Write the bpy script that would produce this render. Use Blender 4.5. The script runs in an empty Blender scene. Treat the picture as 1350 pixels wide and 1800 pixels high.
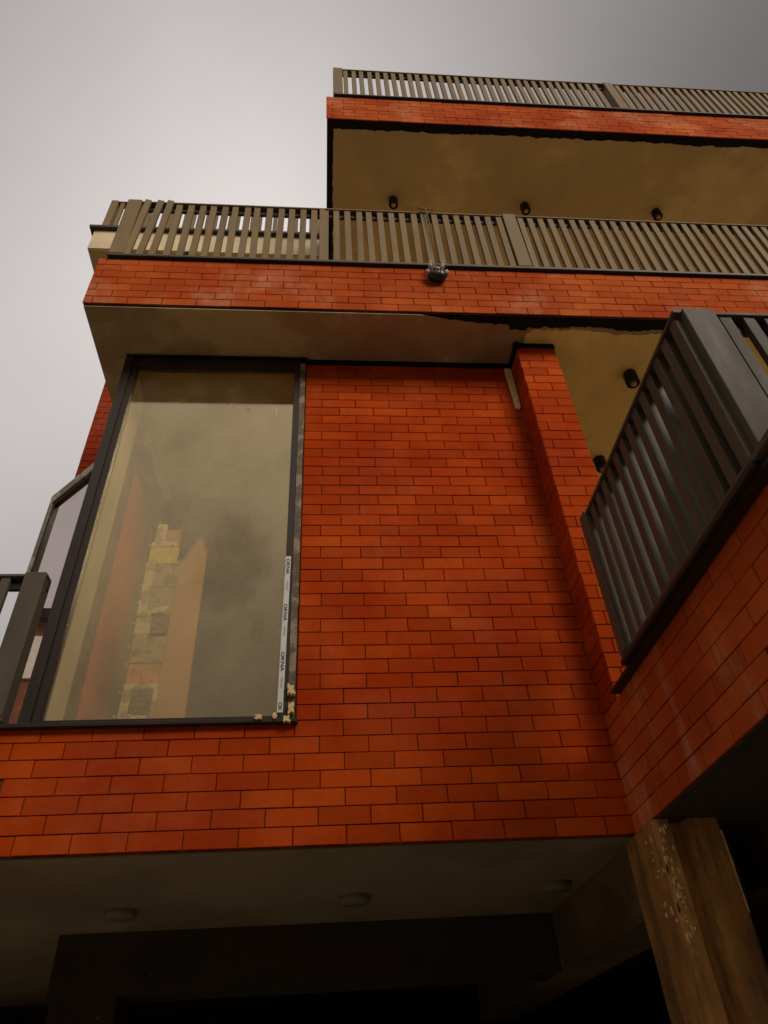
import bpy, bmesh, math, random
from mathutils import Vector, Matrix, noise
random.seed(11)
S = bpy.context.scene
COL = S.collection

# ------------------------------------------------------------------ camera
cam_d = bpy.data.cameras.new("camera"); cam = bpy.data.objects.new("camera", cam_d); COL.objects.link(cam)
CR = Vector((0.9965003282115977, -0.06530166648878592, -0.05218034331015236))
CU = Vector((-0.002888894726501029, -0.6507823457903292, 0.7592588443310329))
CF = Vector((0.0835389140546918, 0.7564509440548169, 0.6486934708143278))
CP = Vector((0, -3.5, 1.6))
cam.matrix_world = Matrix(((CR.x, CU.x, -CF.x, CP.x), (CR.y, CU.y, -CF.y, CP.y), (CR.z, CU.z, -CF.z, CP.z), (0, 0, 0, 1)))
cam_d.sensor_fit = 'VERTICAL'; cam_d.sensor_height = 36.0; cam_d.sensor_width = 27.0
cam_d.lens = 24.86; cam_d.clip_start = 0.05; cam_d.clip_end = 2000
S.camera = cam
S.render.resolution_x = 768; S.render.resolution_y = 1024

# ------------------------------------------------------------------ world
SUN_EL, SUN_AZ = 33.0, 150.0        # azimuth clockwise from +y; the soft sun stands behind the viewer, right
W = bpy.data.worlds.new("World"); S.world = W; W.use_nodes = True
nt = W.node_tree; nt.nodes.clear()
def wn(t): return nt.nodes.new(t)
out = wn('ShaderNodeOutputWorld'); bg = wn('ShaderNodeBackground'); bg.inputs['Strength'].default_value = 0.1
sky = wn('ShaderNodeTexSky'); sky.sky_type = 'NISHITA'; sky.sun_disc = False
sky.sun_elevation = math.radians(SUN_EL); sky.sun_rotation = math.radians(SUN_AZ); sky.dust_density = 4
tc = wn('ShaderNodeTexCoord')
def glow(direction, power, amp):
    vm = wn('ShaderNodeVectorMath'); vm.operation = 'DOT_PRODUCT'; vm.inputs[1].default_value = direction
    nt.links.new(tc.outputs['Generated'], vm.inputs[0])
    mx = wn('ShaderNodeMath'); mx.operation = 'MAXIMUM'; mx.inputs[1].default_value = 0; nt.links.new(vm.outputs['Value'], mx.inputs[0])
    pw = wn('ShaderNodeMath'); pw.operation = 'POWER'; pw.inputs[1].default_value = power; nt.links.new(mx.outputs[0], pw.inputs[0])
    ml = wn('ShaderNodeMath'); ml.operation = 'MULTIPLY'; ml.inputs[1].default_value = amp; nt.links.new(pw.outputs[0], ml.inputs[0])
    return ml.outputs[0]
def wadd(a, b, op='ADD'):
    m = wn('ShaderNodeMath'); m.operation = op
    for i, v in enumerate((a, b)):
        if isinstance(v, (int, float)): m.inputs[i].default_value = v
        else: nt.links.new(v, m.inputs[i])
    return m.outputs[0]
g1 = glow((-0.055, 0.50, 0.864), 15, 3.4)
g2 = glow((-0.60, 0.60, 0.53), 7, 2.3)
g3 = glow((-0.02, -0.50, 0.866), 7, 5.6)      # sky glow added behind the viewer to brighten the window reflection
tot = wadd(wadd(wadd(g1, g2), g3), .62)
nz = wn('ShaderNodeTexNoise'); nz.inputs['Scale'].default_value = 3.2; nz.inputs['Detail'].default_value = 6
nt.links.new(tc.outputs['Generated'], nz.inputs['Vector'])
mr = wn('ShaderNodeMapRange'); mr.inputs['To Min'].default_value = .88; mr.inputs['To Max'].default_value = 1.12
nt.links.new(nz.outputs['Fac'], mr.inputs['Value'])
tot = wadd(tot, mr.outputs[0], 'MULTIPLY')
cc = wn('ShaderNodeVectorMath'); cc.operation = 'SCALE'; cc.inputs[0].default_value = (1.0, 0.93, 0.905)
nt.links.new(tot, cc.inputs['Scale'])
mix = wn('ShaderNodeMixRGB'); mix.inputs['Fac'].default_value = 0.99
nt.links.new(sky.outputs[0], mix.inputs['Color1']); nt.links.new(cc.outputs[0], mix.inputs['Color2'])
nt.links.new(mix.outputs[0], bg.inputs['Color']); nt.links.new(bg.outputs[0], out.inputs[0])

sun_d = bpy.data.lights.new("sun", 'SUN'); sun_d.energy = 1.5; sun_d.angle = math.radians(28); sun_d.color = (1, .90, .74)
sun = bpy.data.objects.new("sun", sun_d); COL.objects.link(sun)
az, el = math.radians(SUN_AZ), math.radians(SUN_EL)
to_sun = Vector((math.sin(az) * math.cos(el), math.cos(az) * math.cos(el), math.sin(el)))
sun.rotation_euler = to_sun.to_track_quat('Z', 'Y').to_euler()
S.view_settings.view_transform = 'Standard'; S.view_settings.look = 'None'
S.view_settings.exposure = 0.75; S.view_settings.gamma = 1.0; S.view_settings.use_curve_mapping = False
S.cycles.max_bounces = 10; S.cycles.transparent_max_bounces = 16
S.cycles.use_denoising = True

# ------------------------------------------------------------------ materials
class NB:
    def __init__(self, name):
        self.m = bpy.data.materials.new(name); self.m.use_nodes = True
        self.t = self.m.node_tree; self.b = self.t.nodes['Principled BSDF']; self.o = self.t.nodes['Material Output']
    def n(self, t, **kw):
        x = self.t.nodes.new(t)
        for k, v in kw.items(): setattr(x, k, v)
        return x
    def l(self, a, b): self.t.links.new(a, b)
    def pos(self, scale=(1, 1, 1)):
        g = self.n('ShaderNodeNewGeometry'); mp = self.n('ShaderNodeMapping'); mp.inputs['Scale'].default_value = scale
        self.l(g.outputs['Position'], mp.inputs['Vector']); return mp.outputs[0]
    def noise(self, scale, detail=4, rough=.55, stretch=(1, 1, 1), off=0):
        v = self.pos(stretch); x = self.n('ShaderNodeTexNoise', noise_dimensions='4D')
        x.inputs['Scale'].default_value = scale; x.inputs['Detail'].default_value = detail; x.inputs['Roughness'].default_value = rough
        x.inputs['W'].default_value = off
        self.l(v, x.inputs['Vector']); return x.outputs['Fac']
    def ramp(self, f, stops):
        r = self.n('ShaderNodeValToRGB'); e = r.color_ramp.elements
        e[0].position, e[0].color = stops[0][0], c4(stops[0][1]); e[1].position, e[1].color = stops[-1][0], c4(stops[-1][1])
        for p, c in stops[1:-1]:
            k = e.new(p); k.color = c4(c)
        self.l(f, r.inputs[0]); return r.outputs[0]
    def mix(self, f, a, b, mode='MIX'):
        m = self.n('ShaderNodeMixRGB', blend_type=mode)
        for i, v in (('Fac', f), ('Color1', a), ('Color2', b)):
            if isinstance(v, (int, float)): m.inputs[i].default_value = v
            elif isinstance(v, tuple): m.inputs[i].default_value = c4(v)
            else: self.l(v, m.inputs[i])
        return m.outputs[0]
    def math(self, op, a, b=0.0, clamp=False):
        m = self.n('ShaderNodeMath', operation=op); m.use_clamp = clamp
        for i, v in enumerate((a, b)):
            if isinstance(v, (int, float)): m.inputs[i].default_value = v
            else: self.l(v, m.inputs[i])
        return m.outputs[0]
    def bump(self, h, strength, dist=.01):
        b = self.n('ShaderNodeBump'); b.inputs['Strength'].default_value = strength; b.inputs['Distance'].default_value = dist
        self.l(h, b.inputs['Height']); self.l(b.outputs[0], self.b.inputs['Normal'])
    def col(self, c):
        if isinstance(c, tuple): self.b.inputs['Base Color'].default_value = c4(c)
        else: self.l(c, self.b.inputs['Base Color'])
    def rough(self, r):
        if isinstance(r, (int, float)): self.b.inputs['Roughness'].default_value = r
        else: self.l(r, self.b.inputs['Roughness'])
def c4(c): return (c[0], c[1], c[2], 1.0)

def mat_brick(name, base, pale=.0, streak=False):
    k = NB(name)
    oi = k.n('ShaderNodeObjectInfo'); ge = k.n('ShaderNodeNewGeometry')
    rnd = k.math('FRACT', k.math('ADD', oi.outputs['Random'], ge.outputs['Random Per Island']))
    b = Vector(base)
    c = k.ramp(rnd, [(0, tuple(b * .80)), (.35, tuple(b * .95)), (.75, tuple(b * 1.05)), (1, (b.x * 1.12, b.y * 1.35, b.z * 1.4))])
    n1 = k.noise(1.3, 5, .6); n2 = k.noise(34, 4, .65)
    c = k.mix(k.ramp(n1, [(.40, (.0,) * 3), (.60, (.85,) * 3)]), c, (b.x * .70, b.y * .50, b.z * .6))
    c = k.mix(k.ramp(n2, [(.5, (0,) * 3), (.8, (.35,) * 3)]), c, (b.x * .45, b.y * .4, b.z * .5))
    # efflorescence: pale film in patches
    st = (1.0, 1.0, 1.0) if not streak else (1, 1.6, .35)
    n3 = k.noise(3.2 if streak else 1.6, 5, .62, st, 3.7); n4 = k.noise(9, 4, .7, (1, 1, .5), 1.3)
    f = k.math('MULTIPLY', k.ramp(n3, [(.50, (0,) * 3), (.68, (1,) * 3)]), k.ramp(n4, [(.35, (.15,) * 3), (.65, (1,) * 3)]))
    c = k.mix(k.math('MULTIPLY', f, pale), c, (.62, .36, .22))
    # tiny sand / cement specks
    n5 = k.noise(150, 2, .5, off=8)
    c = k.mix(k.ramp(n5, [(.72, (0,) * 3), (.76, (.5,) * 3)]), c, (.5, .36, .22))
    k.col(c); k.rough(k.ramp(n1, [(.3, (.7,) * 3), (.7, (.9,) * 3)]))
    k.b.inputs['Specular IOR Level'].default_value = .03
    hb = k.math('ADD', k.math('MULTIPLY', n2, .6), k.noise(7, 3, .5)); k.bump(hb, .6, .005)
    return k.m
def mat_plaster(name, base, dark, stain=.6, green=None, scale=1.1, spots=True):
    k = NB(name); n1 = k.noise(scale, 7, .62); n2 = k.noise(scale * 4.2, 6, .65, off=2)
    c = k.mix(k.ramp(n1, [(.45, (0,) * 3), (.50, (stain,) * 3), (.62, (1,) * 3)]), base, dark)
    c = k.mix(k.ramp(n2, [(.42, (.0,) * 3), (.62, (.45,) * 3)]), c, tuple(.72 * x for x in base))
    if green: c = k.mix(k.ramp(k.noise(scale * .6, 3, .5, off=6), [(.4, (0,) * 3), (.6, (.8,) * 3)]), c, green)
    if spots:
        c = k.mix(k.ramp(k.noise(23, 3, .6, off=4), [(.70, (0,) * 3), (.74, (.8,) * 3)]), c, (.03, .02, .012))
        c = k.mix(k.ramp(k.noise(46, 2, .6, off=9), [(.745, (0,) * 3), (.76, (.9,) * 3)]), c, (.7, .62, .48))
    k.col(c); k.rough(.88); k.bump(k.math('ADD', k.noise(3, 4, .6), k.math('MULTIPLY', k.noise(60, 4, .6), .25)), .5, .012)
    return k.m
def mat_metal(name, base, rough=.42, rust=.0, streak=.3, rustc=(.18, .07, .02)):
    k = NB(name); oi = k.n('ShaderNodeObjectInfo')
    b = Vector(base)
    c = k.ramp(oi.outputs['Random'], [(0, tuple(b * .86)), (1, tuple(b * 1.14))])
    n1 = k.noise(5, 5, .65, (1, 1, .25)); c = k.mix(k.ramp(n1, [(.4, (0,) * 3), (.75, (streak,) * 3)]), c, tuple(b * 2.1))
    c = k.mix(k.ramp(k.noise(90, 2, .5, off=2), [(.70, (0,) * 3), (.74, (.8,) * 3)]), c, tuple(b * .3))
    if rust: c = k.mix(k.ramp(k.noise(2.1, 5, .7, (1, 1, .7), 5), [(.56, (0,) * 3), (.68, (rust,) * 3)]), c, rustc)
    k.col(c); k.rough(k.ramp(n1, [(.3, (rough * .8,) * 3), (.7, (min(1, rough * 1.35),) * 3)])); k.b.inputs['Specular IOR Level'].default_value = .22
    k.bump(k.noise(80, 3, .6), .12, .002)
    return k.m
def mat_plain(name, base, rough=.8, var=.25, scale=8, spec=.3):
    k = NB(name); n = k.noise(scale, 5, .6)
    k.col(k.ramp(n, [(.3, tuple(x * (1 - var) for x in base)), (.7, tuple(min(1, x * (1 + var)) for x in base))]))
    k.rough(rough); k.b.inputs['Specular IOR Level'].default_value = spec; k.bump(n, .2, .004); return k.m

M = {}
M['brick'] = mat_brick('brick_orange_red', (.47, .060, .006), .08)
M['brick_fascia'] = mat_brick('brick_weathered', (.45, .086, .016), .5)
M['brick_side'] = mat_brick('brick_streaked', (.58, .112, .026), .75, True)
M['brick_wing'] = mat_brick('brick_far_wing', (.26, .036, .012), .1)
M['grout'] = mat_plain('dark_red_grout', (.15, .030, .006), .9, .5, 20)
M['tar'] = mat_plain('dark_tar', (.012, .009, .006), .8, .4, 12, .1)
M['soffit'] = mat_plaster('soffit_plaster', (.52, .37, .19), (.28, .18, .09), .6)
M['soffit_upper'] = mat_plaster('upper_soffit_plaster', (.64, .44, .19), (.42, .28, .115), .55, None, .7)
M['loggia'] = mat_plaster('yellow_ceiling_plaster', (.86, .60, .21), (.74, .49, .16), .5, None, .9)
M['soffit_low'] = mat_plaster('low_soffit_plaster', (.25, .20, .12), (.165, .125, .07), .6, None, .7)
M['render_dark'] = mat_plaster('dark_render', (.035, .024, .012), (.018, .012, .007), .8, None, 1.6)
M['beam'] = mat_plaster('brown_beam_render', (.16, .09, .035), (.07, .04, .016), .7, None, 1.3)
M['rail'] = mat_metal('brown_rail_paint', (.150, .102, .048), .65, .85, .6)
M['rail_shaded'] = mat_metal('brown_rail_paint_shaded', (.085, .068, .048), .5, .0, .4)  # same brown paint, coloured darker for the shade on the near railings
M['rail_under'] = mat_plain('black_rail_paint', (.022, .017, .012), .5, .3, 10)
M['frame'] = mat_metal('black_window_frame', (.032, .024, .018), .35, 0, .3)
M['mastic'] = mat_plaster('old_mastic', (.30, .22, .15), (.10, .07, .045), .9, None, 9)
M['cream'] = mat_plaster('cream_render', (.62, .50, .32), (.52, .40, .25), .4, None, 1.5, False)
M['wood'] = mat_plain('pale_wood', (.86, .62, .28), .75, .3, 14)
M['flake'] = mat_plain('peeling_cream_paint', (.74, .58, .30), .8, .25, 40)
M['foam'] = mat_plain('cream_foam', (.70, .50, .25), .9, .35, 60)
M['lamp_black'] = mat_plain('lamp_black', (.012, .01, .009), .4, .3, 10)
M['lamp_grey'] = mat_plain('lamp_grey_white', (.17, .15, .12), .5, .1, 10)
M['asphalt'] = mat_plain('asphalt', (.42, .35, .25), .95, .25, 3)
M['paving'] = mat_plain('paving', (.50, .42, .29), .9, .25, 4)
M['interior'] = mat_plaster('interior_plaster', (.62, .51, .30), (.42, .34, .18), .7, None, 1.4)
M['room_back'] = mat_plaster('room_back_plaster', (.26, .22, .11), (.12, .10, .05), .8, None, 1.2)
M['tan'] = mat_plain('tan_board', (.52, .32, .16), .8, .12, 3)
M['red_panel'] = mat_plain('orange_brick_inner', (.75, .22, .06), .8, .14, 3)
M['pale'] = mat_plain('pale_jamb', (.84, .84, .72), .7, .12, 3)
M['brownjamb'] = mat_plain('brown_jamb', (.20, .14, .08), .8, .4, 12)
M['cloth'] = mat_plain('dark_cloth', (.03, .022, .015), .9, .3, 7)
M['bag'] = mat_plain('dark_scrap', (.03, .022, .015), .6, .4, 12)
M['white'] = mat_plain('white_scrap', (.75, .72, .68), .7, .1, 12)
M['twig'] = mat_plain('dry_twig', (.17, .10, .045), .9, .3, 30)
M['tape'] = mat_plain('white_tape', (.62, .60, .58), .5, .06, 8)
M['ink'] = mat_plain('black_ink', (.02, .02, .03), .6, .1, 8)
M['greyink'] = mat_plain('grey_ink', (.40, .38, .36), .6, .1, 60)
M['far_glass'] = mat_plain('dark_window_glass', (.03, .035, .04), .08, .1, 2, .6)
M['opp'] = mat_plaster('street_render', (.55, .45, .32), (.45, .35, .24), .5, None, .5, False)
M['opp_brick'] = mat_plaster('brown_brick_far', (.30, .105, .05), (.16, .055, .03), .8, None, 2.2, False)
M['bark'] = mat_plain('bark', (.12, .08, .05), .95, .4, 14)
k = NB('leaf_green'); oi = k.n('ShaderNodeNewGeometry')
k.col(k.ramp(oi.outputs['Random Per Island'], [(0, (.035, .05, .015)), (1, (.10, .12, .04))])); k.rough(.6); M['leaf'] = k.m

# column: brown paint over concrete with runs and chipped paint
k = NB('stained_column'); n1 = k.noise(1.9, 6, .62, (1.5, 1.5, .8)); n2 = k.noise(9, 8, .75)
c = k.mix(k.ramp(n1, [(.36, (0,) * 3), (.66, (1,) * 3)]), (.62, .29, .062), (.06, .027, .008))
c = k.mix(k.ramp(n2, [(.5, (0,) * 3), (.7, (.6,) * 3)]), c, (.26, .115, .03))
c = k.mix(k.ramp(k.noise(4.5, 4, .6, (2.4, 2.4, .22), 5), [(.5, (0,) * 3), (.62, (.75,) * 3)]), c, (.10, .045, .014))
n6 = k.noise(26, 4, .7, (1, 1, .45), 3)
c = k.mix(k.ramp(n6, [(.70, (0,) * 3), (.72, (.9,) * 3)]), c, (.60, .46, .24))
k.col(c); k.rough(.7); k.bump(k.math('ADD', n1, n2), .9, .02); M['column'] = k.m

# window glass: bronze film, mirror of the sky, dust
def glass(name, film, refl, fac, dustc, dust, rough=.0, dscale=2.0, reflection_and_smears=False):
    k = NB(name); t = k.n('ShaderNodeBsdfTransparent'); t.inputs['Color'].default_value = c4(film)
    g = k.n('ShaderNodeBsdfGlossy'); g.inputs['Color'].default_value = c4(refl); g.inputs['Roughness'].default_value = rough
    d = k.n('ShaderNodeBsdfDiffuse'); d.inputs['Color'].default_value = c4(dustc)
    m1 = k.n('ShaderNodeMixShader'); m1.inputs[0].default_value = fac; k.l(t.outputs[0], m1.inputs[1]); k.l(g.outputs[0], m1.inputs[2])
    if reflection_and_smears:     # dark rounded reflection painted in by dulling the mirror, plus cloudy dirt smears
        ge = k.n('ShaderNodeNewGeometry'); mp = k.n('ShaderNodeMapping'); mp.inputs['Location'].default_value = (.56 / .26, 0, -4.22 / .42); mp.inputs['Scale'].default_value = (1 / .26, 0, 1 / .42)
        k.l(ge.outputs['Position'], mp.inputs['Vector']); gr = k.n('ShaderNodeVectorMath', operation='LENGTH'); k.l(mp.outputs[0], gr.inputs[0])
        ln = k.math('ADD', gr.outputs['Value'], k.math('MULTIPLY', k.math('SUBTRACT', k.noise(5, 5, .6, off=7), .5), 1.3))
        dark_reflection = k.ramp(ln, [(.0, (.80,) * 3), (.55, (.70,) * 3), (.95, (1,) * 3), (1, (1,) * 3)])
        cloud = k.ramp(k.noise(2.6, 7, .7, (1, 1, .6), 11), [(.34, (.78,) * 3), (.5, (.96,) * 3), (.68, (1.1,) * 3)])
        k.l(k.math('MULTIPLY', k.math('MULTIPLY', dark_reflection, cloud), fac), m1.inputs[0])
    m2 = k.n('ShaderNodeMixShader')
    n1 = k.noise(dscale, 7, .68, (1, 1, .8), 1.0); n2 = k.noise(22, 4, .7, (1, 1, .3), 4)
    f = k.math('MULTIPLY', k.ramp(n1, [(.38, (.2,) * 3), (.52, (.7,) * 3), (.62, (1.6,) * 3)]), dust)
    f = k.math('ADD', f, k.math('MULTIPLY', k.ramp(n2, [(.66, (0,) * 3), (.74, (1,) * 3)]), dust * .8))
    f = k.math('ADD', f, k.math('MULTIPLY', k.ramp(k.noise(240, 2, .5, off=2), [(.71, (0,) * 3), (.74, (1,) * 3)]), .5), True)
    k.l(f, m2.inputs[0]); k.l(m1.outputs[0], m2.inputs[1]); k.l(d.outputs[0], m2.inputs[2]); k.l(m2.outputs[0], k.o.inputs['Surface'])
    return k.m
M['glass'] = glass('bronze_film_glass', (.96, .90, .76), (1, .84, .55), .18, (.66, .54, .34), .06, reflection_and_smears=True)
M['bay_glass'] = glass('mirror_film_glass', (.5, .45, .42), (1, .88, .86), .88, (.5, .4, .36), .10)

# newspaper sheets
def mat_news(name, paper, ink, rows, amount, block=None):
    k = NB(name); n = k.noise(9, 4, .6); v = k.pos((1, 1, 1)); w = k.n('ShaderNodeTexWave', bands_direction='Z', wave_type='BANDS')
    w.inputs['Scale'].default_value = rows * 2.3; w.inputs['Distortion'].default_value = .6; k.l(v, w.inputs['Vector'])
    f = k.math('MULTIPLY', k.ramp(w.outputs['Fac'], [(.55, (0,) * 3), (.62, (1,) * 3)]), k.ramp(k.noise(70, 2, .5, off=5), [(.45, (0,) * 3), (.5, (1,) * 3)]))
    c = k.mix(k.math('MULTIPLY', f, amount * .6), paper, ink)
    c = k.mix(k.ramp(k.noise(13, 1, .4, (1, 1, .8), 2), [(.55, (0,) * 3), (.57, (.55,) * 3)]), c, ink)
    c = k.mix(k.ramp(n, [(.4, (0,) * 3), (.7, (.5,) * 3)]), c, tuple(x * .6 for x in paper))
    k.col(c); k.rough(.85); k.bump(k.noise(18, 4, .6), .8, .02); return k.m
M['n_white'] = mat_news('newsprint_white', (.85, .80, .56), (.12, .1, .08), 20, .8)
M['n_yellow'] = mat_news('newsprint_yellow', (.78, .72, .16), (.45, .42, .2), 8, .4)
M['n_grey'] = mat_news('newsprint_grey', (.50, .44, .27), (.08, .07, .05), 14, .8)
M['n_orange'] = mat_news('newsprint_orange', (.78, .38, .12), (.2, .1, .05), 9, .6)
M['n_photo'] = mat_news('newsprint_photo', (.16, .115, .07), (.4, .3, .2), 4, .5)

# ------------------------------------------------------------------ geometry helpers
class MB:
    def __init__(s): s.v = []; s.f = []
    def box(s, x0, x1, y0, y1, z0, z1):
        n = len(s.v); s.v += [(x0, y0, z0), (x1, y0, z0), (x1, y1, z0), (x0, y1, z0), (x0, y0, z1), (x1, y0, z1), (x1, y1, z1), (x0, y1, z1)]
        s.f += [tuple(n + i for i in q) for q in ((0, 3, 2, 1), (4, 5, 6, 7), (0, 1, 5, 4), (1, 2, 6, 5), (2, 3, 7, 6), (3, 0, 4, 7))]; return s
    def prism(s, pts, z0, z1, axis='z'):
        """extrude a polygon; axis z: pts=(x,y); axis y: pts=(x,z); axis x: pts=(y,z)"""
        n = len(s.v); m = len(pts)
        def P(a, b, c): return {'z': (a, b, c), 'y': (a, c, b), 'x': (c, a, b)}[axis]
        s.v += [P(a, b, z0) for a, b in pts] + [P(a, b, z1) for a, b in pts]
        s.f += [tuple(range(n + m - 1, n - 1, -1)), tuple(range(n + m, n + 2 * m))]
        s.f += [(n + i, n + (i + 1) % m, n + m + (i + 1) % m, n + m + i) for i in range(m)]; return s
    def tube(s, pts, rads, seg=6):
        n0 = len(s.v); pts = [Vector(p) for p in pts]
        for i, p in enumerate(pts):
            d = (pts[min(i + 1, len(pts) - 1)] - pts[max(i - 1, 0)]).normalized()
            a = d.orthogonal().normalized() if i == 0 else (a - d * a.dot(d)).normalized()
            b = d.cross(a); r = rads[i] if isinstance(rads, (list, tuple)) else rads
            s.v += [tuple(p + (a * math.cos(t) + b * math.sin(t)) * r) for t in [2 * math.pi * j / seg for j in range(seg)]]
        for i in range(len(pts) - 1):
            for j in range(seg):
                k = (j + 1) % seg; s.f.append((n0 + i * seg + j, n0 + i * seg + k, n0 + (i + 1) * seg + k, n0 + (i + 1) * seg + j))
        s.f.append(tuple(n0 + j for j in range(seg))[::-1]); s.f.append(tuple(n0 + (len(pts) - 1) * seg + j for j in range(seg))); return s
    def lathe(s, prof, c, seg=20):
        n0 = len(s.v)
        for r, z in prof: s.v += [(c[0] + r * math.cos(2 * math.pi * j / seg), c[1] + r * math.sin(2 * math.pi * j / seg), c[2] + z) for j in range(seg)]
        for i in range(len(prof) - 1):
            for j in range(seg):
                k = (j + 1) % seg; s.f.append((n0 + i * seg + j, n0 + i * seg + k, n0 + (i + 1) * seg + k, n0 + (i + 1) * seg + j))
        s.f.append(tuple(n0 + j for j in range(seg))[::-1]); s.f.append(tuple(n0 + (len(prof) - 1) * seg + j for j in range(seg))); return s
    def mesh(s, name, mat, bevel=0, smooth=False):
        me = bpy.data.meshes.new(name); me.from_pydata(s.v, [], s.f)
        bm = bmesh.new(); bm.from_mesh(me); bmesh.ops.recalc_face_normals(bm, faces=bm.faces)
        if bevel: bmesh.ops.bevel(bm, geom=[e for e in bm.edges if e.calc_face_angle(0) > .5], offset=bevel, segments=1, affect='EDGES')
        bm.to_mesh(me); bm.free(); me.materials.append(mat)
        if smooth: me.polygons.foreach_set('use_smooth', [True] * len(me.polygons))
        return me
    def build(s, name, mat, parent=None, bevel=0, smooth=False, **p):
        o = bpy.data.objects.new(name, s.mesh(name, mat, bevel, smooth)); COL.objects.link(o)
        if parent: o.parent = parent
        for a, b in p.items(): o[a] = b
        return o
def box(name, mat, parent, x0, x1, y0, y1, z0, z1, bevel=0, **p): return MB().box(x0, x1, y0, y1, z0, z1).build(name, mat, parent, bevel, **p)
def thing(name, loc, label, cat, group=None):
    o = bpy.data.objects.new(name, None); COL.objects.link(o); o.location = loc; o.empty_display_size = .1
    o['label'] = label; o['category'] = cat
    if group: o['group'] = group
    return o
def rel(o, root):   # part built in world coordinates under an Empty standing elsewhere
    o.parent = root; me = o.data; off = -root.location
    me.transform(Matrix.Translation(off)); return o
def proj(P):
    d = Vector(P) - CP; z = d.dot(CF)
    return (384 + 707.2 * d.dot(CR) / z, 512 - 707.2 * d.dot(CU) / z, z)

# ------------------------------------------------------------------ key sizes
ZB, ZP, ZC = 2.56, 3.165, 6.185      # wall foot, parapet top, ceiling of the first storey
CO = .0872                           # course
F = -.465                            # face of the slab fascias
X1 = 1.495                           # inner corner
Z2, Z3 = 6.20, 9.79                  # fascia feet

# ground
box('ground', M['asphalt'], None, -400, 400, -400, 400, -.3, 0, kind='structure')
box('pavement', M['paving'], None, -14, 14, -4.2, 4.6, .004, .12, kind='structure')

B = thing('brick_building', (0, 0, 0), 'orange red brick tiled building with stepped balconies, slatted railings and a large unfinished window', 'building')

# ------------------------------------------------------------------ brick tiling
bricks = []      # (area, wallobj, (u0,u1,z0,z1), kind, mat)
JT = .0048
def quad_area(pts):
    q = [proj(p) for p in pts]
    if any(a[2] < .1 for a in q): return 0
    cx = sum(a[0] for a in q) / 4; cy = sum(a[1] for a in q) / 4
    if not (-20 < cx < 788 and -20 < cy < 1044): return 0
    return abs(sum(q[i][0] * q[(i + 1) % 4][1] - q[(i + 1) % 4][0] * q[i][1] for i in range(4))) / 2
def tile(wall, mat, plane, off, u0, u1, z0, z1, phase, skip=None, course0=0, L=.25, C=CO):
    """plane 'f': front face at y=off, u=x; 'l': face at x=off looking to -x, u=y"""
    n = int(round((z1 - z0) / C))
    for i in range(n + 1):
        a = z0 + i * C; b = min(a + C, z1)
        if b - a < .02: continue
        ph = phase + (L / 2 if (i + course0) % 2 else 0) + random.choice((0, 0, 0, .004, -.004))
        kf = math.floor((u0 - ph) / L)
        u = ph + kf * L
        while u < u1 - .012:
            p, q = max(u, u0), min(u + L, u1)
            u += L
            if q - p < .007: continue
            if skip and skip((p + q) / 2, (a + b) / 2): continue
            g = JT / 2 * random.uniform(.7, 1.35)
            r = (p + (g if p > u0 else 0), q - (g if q < u1 else 0), a + g, b - g)
            pts = [(r[0], off, r[2]), (r[1], off, r[2]), (r[1], off, r[3]), (r[0], off, r[3])] if plane == 'f' else [(off, r[0], r[2]), (off, r[1], r[2]), (off, r[1], r[3]), (off, r[0], r[3])]
            bricks.append((quad_area(pts), wall, r, plane, off, mat))
TH = .009
mesh_cache = {}
def brick_verts(w, h, j=True):
    b = .0016; x, z = w / 2, h / 2
    return ([(-x, TH, -z), (x, TH, -z), (x, TH, z), (-x, TH, z), (-x, b, -z), (x, b, -z), (x, b, z), (-x, b, z), (-x + b, 0, -z + b), (x - b, 0, -z + b), (x - b, 0, z - b), (-x + b, 0, z - b)],
            [(8, 9, 10, 11), (4, 5, 9, 8), (5, 6, 10, 9), (6, 7, 11, 10), (7, 4, 8, 11), (0, 1, 5, 4), (1, 2, 6, 5), (2, 3, 7, 6), (3, 0, 4, 7)])
def flush_bricks(limit=300):
    bricks.sort(key=lambda t: -t[0])
    rest = {}
    for idx, (area, wall, r, plane, off, mat) in enumerate(bricks):
        w, h = r[1] - r[0], r[3] - r[2]
        rng = random.Random(idx)
        dep = rng.gauss(0, .0009); tilt = rng.gauss(0, .0035); roll = rng.gauss(0, .0022)
        rot = Matrix.Rotation(0 if plane == 'f' else -math.pi / 2, 4, 'Z')
        c = Vector(((r[0] + r[1]) / 2, off - TH + dep, (r[2] + r[3]) / 2)) if plane == 'f' else Vector((off - TH + dep, (r[0] + r[1]) / 2, (r[2] + r[3]) / 2))
        Mx = Matrix.Translation(c) @ rot @ Matrix.Rotation(tilt, 4, 'X') @ Matrix.Rotation(rng.gauss(0, .002), 4, 'Z') @ Matrix.Rotation(roll, 4, 'Y')
        if idx < limit and area > 30:
            key = (round(w, 3), round(h, 3), mat.name)
            if key not in mesh_cache:
                v, f = brick_verts(key[0], key[1]); me = bpy.data.meshes.new('brick'); me.from_pydata(v, [], f); me.materials.append(mat); mesh_cache[key] = me
            o = bpy.data.objects.new('brick', mesh_cache[key]); COL.objects.link(o); o.parent = wall; o.matrix_local = Mx
        elif area > 0 or wall.get('keep'):
            V, Fc = rest.setdefault(wall.name, ([], [], mat, wall))[:2]
            v, f = brick_verts(w, h); n = len(V); V += [tuple(Mx @ Vector(p)) for p in v]; Fc += [tuple(n + i for i in q) for q in f]
    for nme, (V, Fc, mat, wall) in rest.items():
        me = bpy.data.meshes.new('brick'); me.from_pydata(V, [], Fc); me.materials.append(mat)
        o = bpy.data.objects.new('brick', me); COL.objects.link(o); o.parent = wall; o['kind'] = 'stuff'

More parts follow.
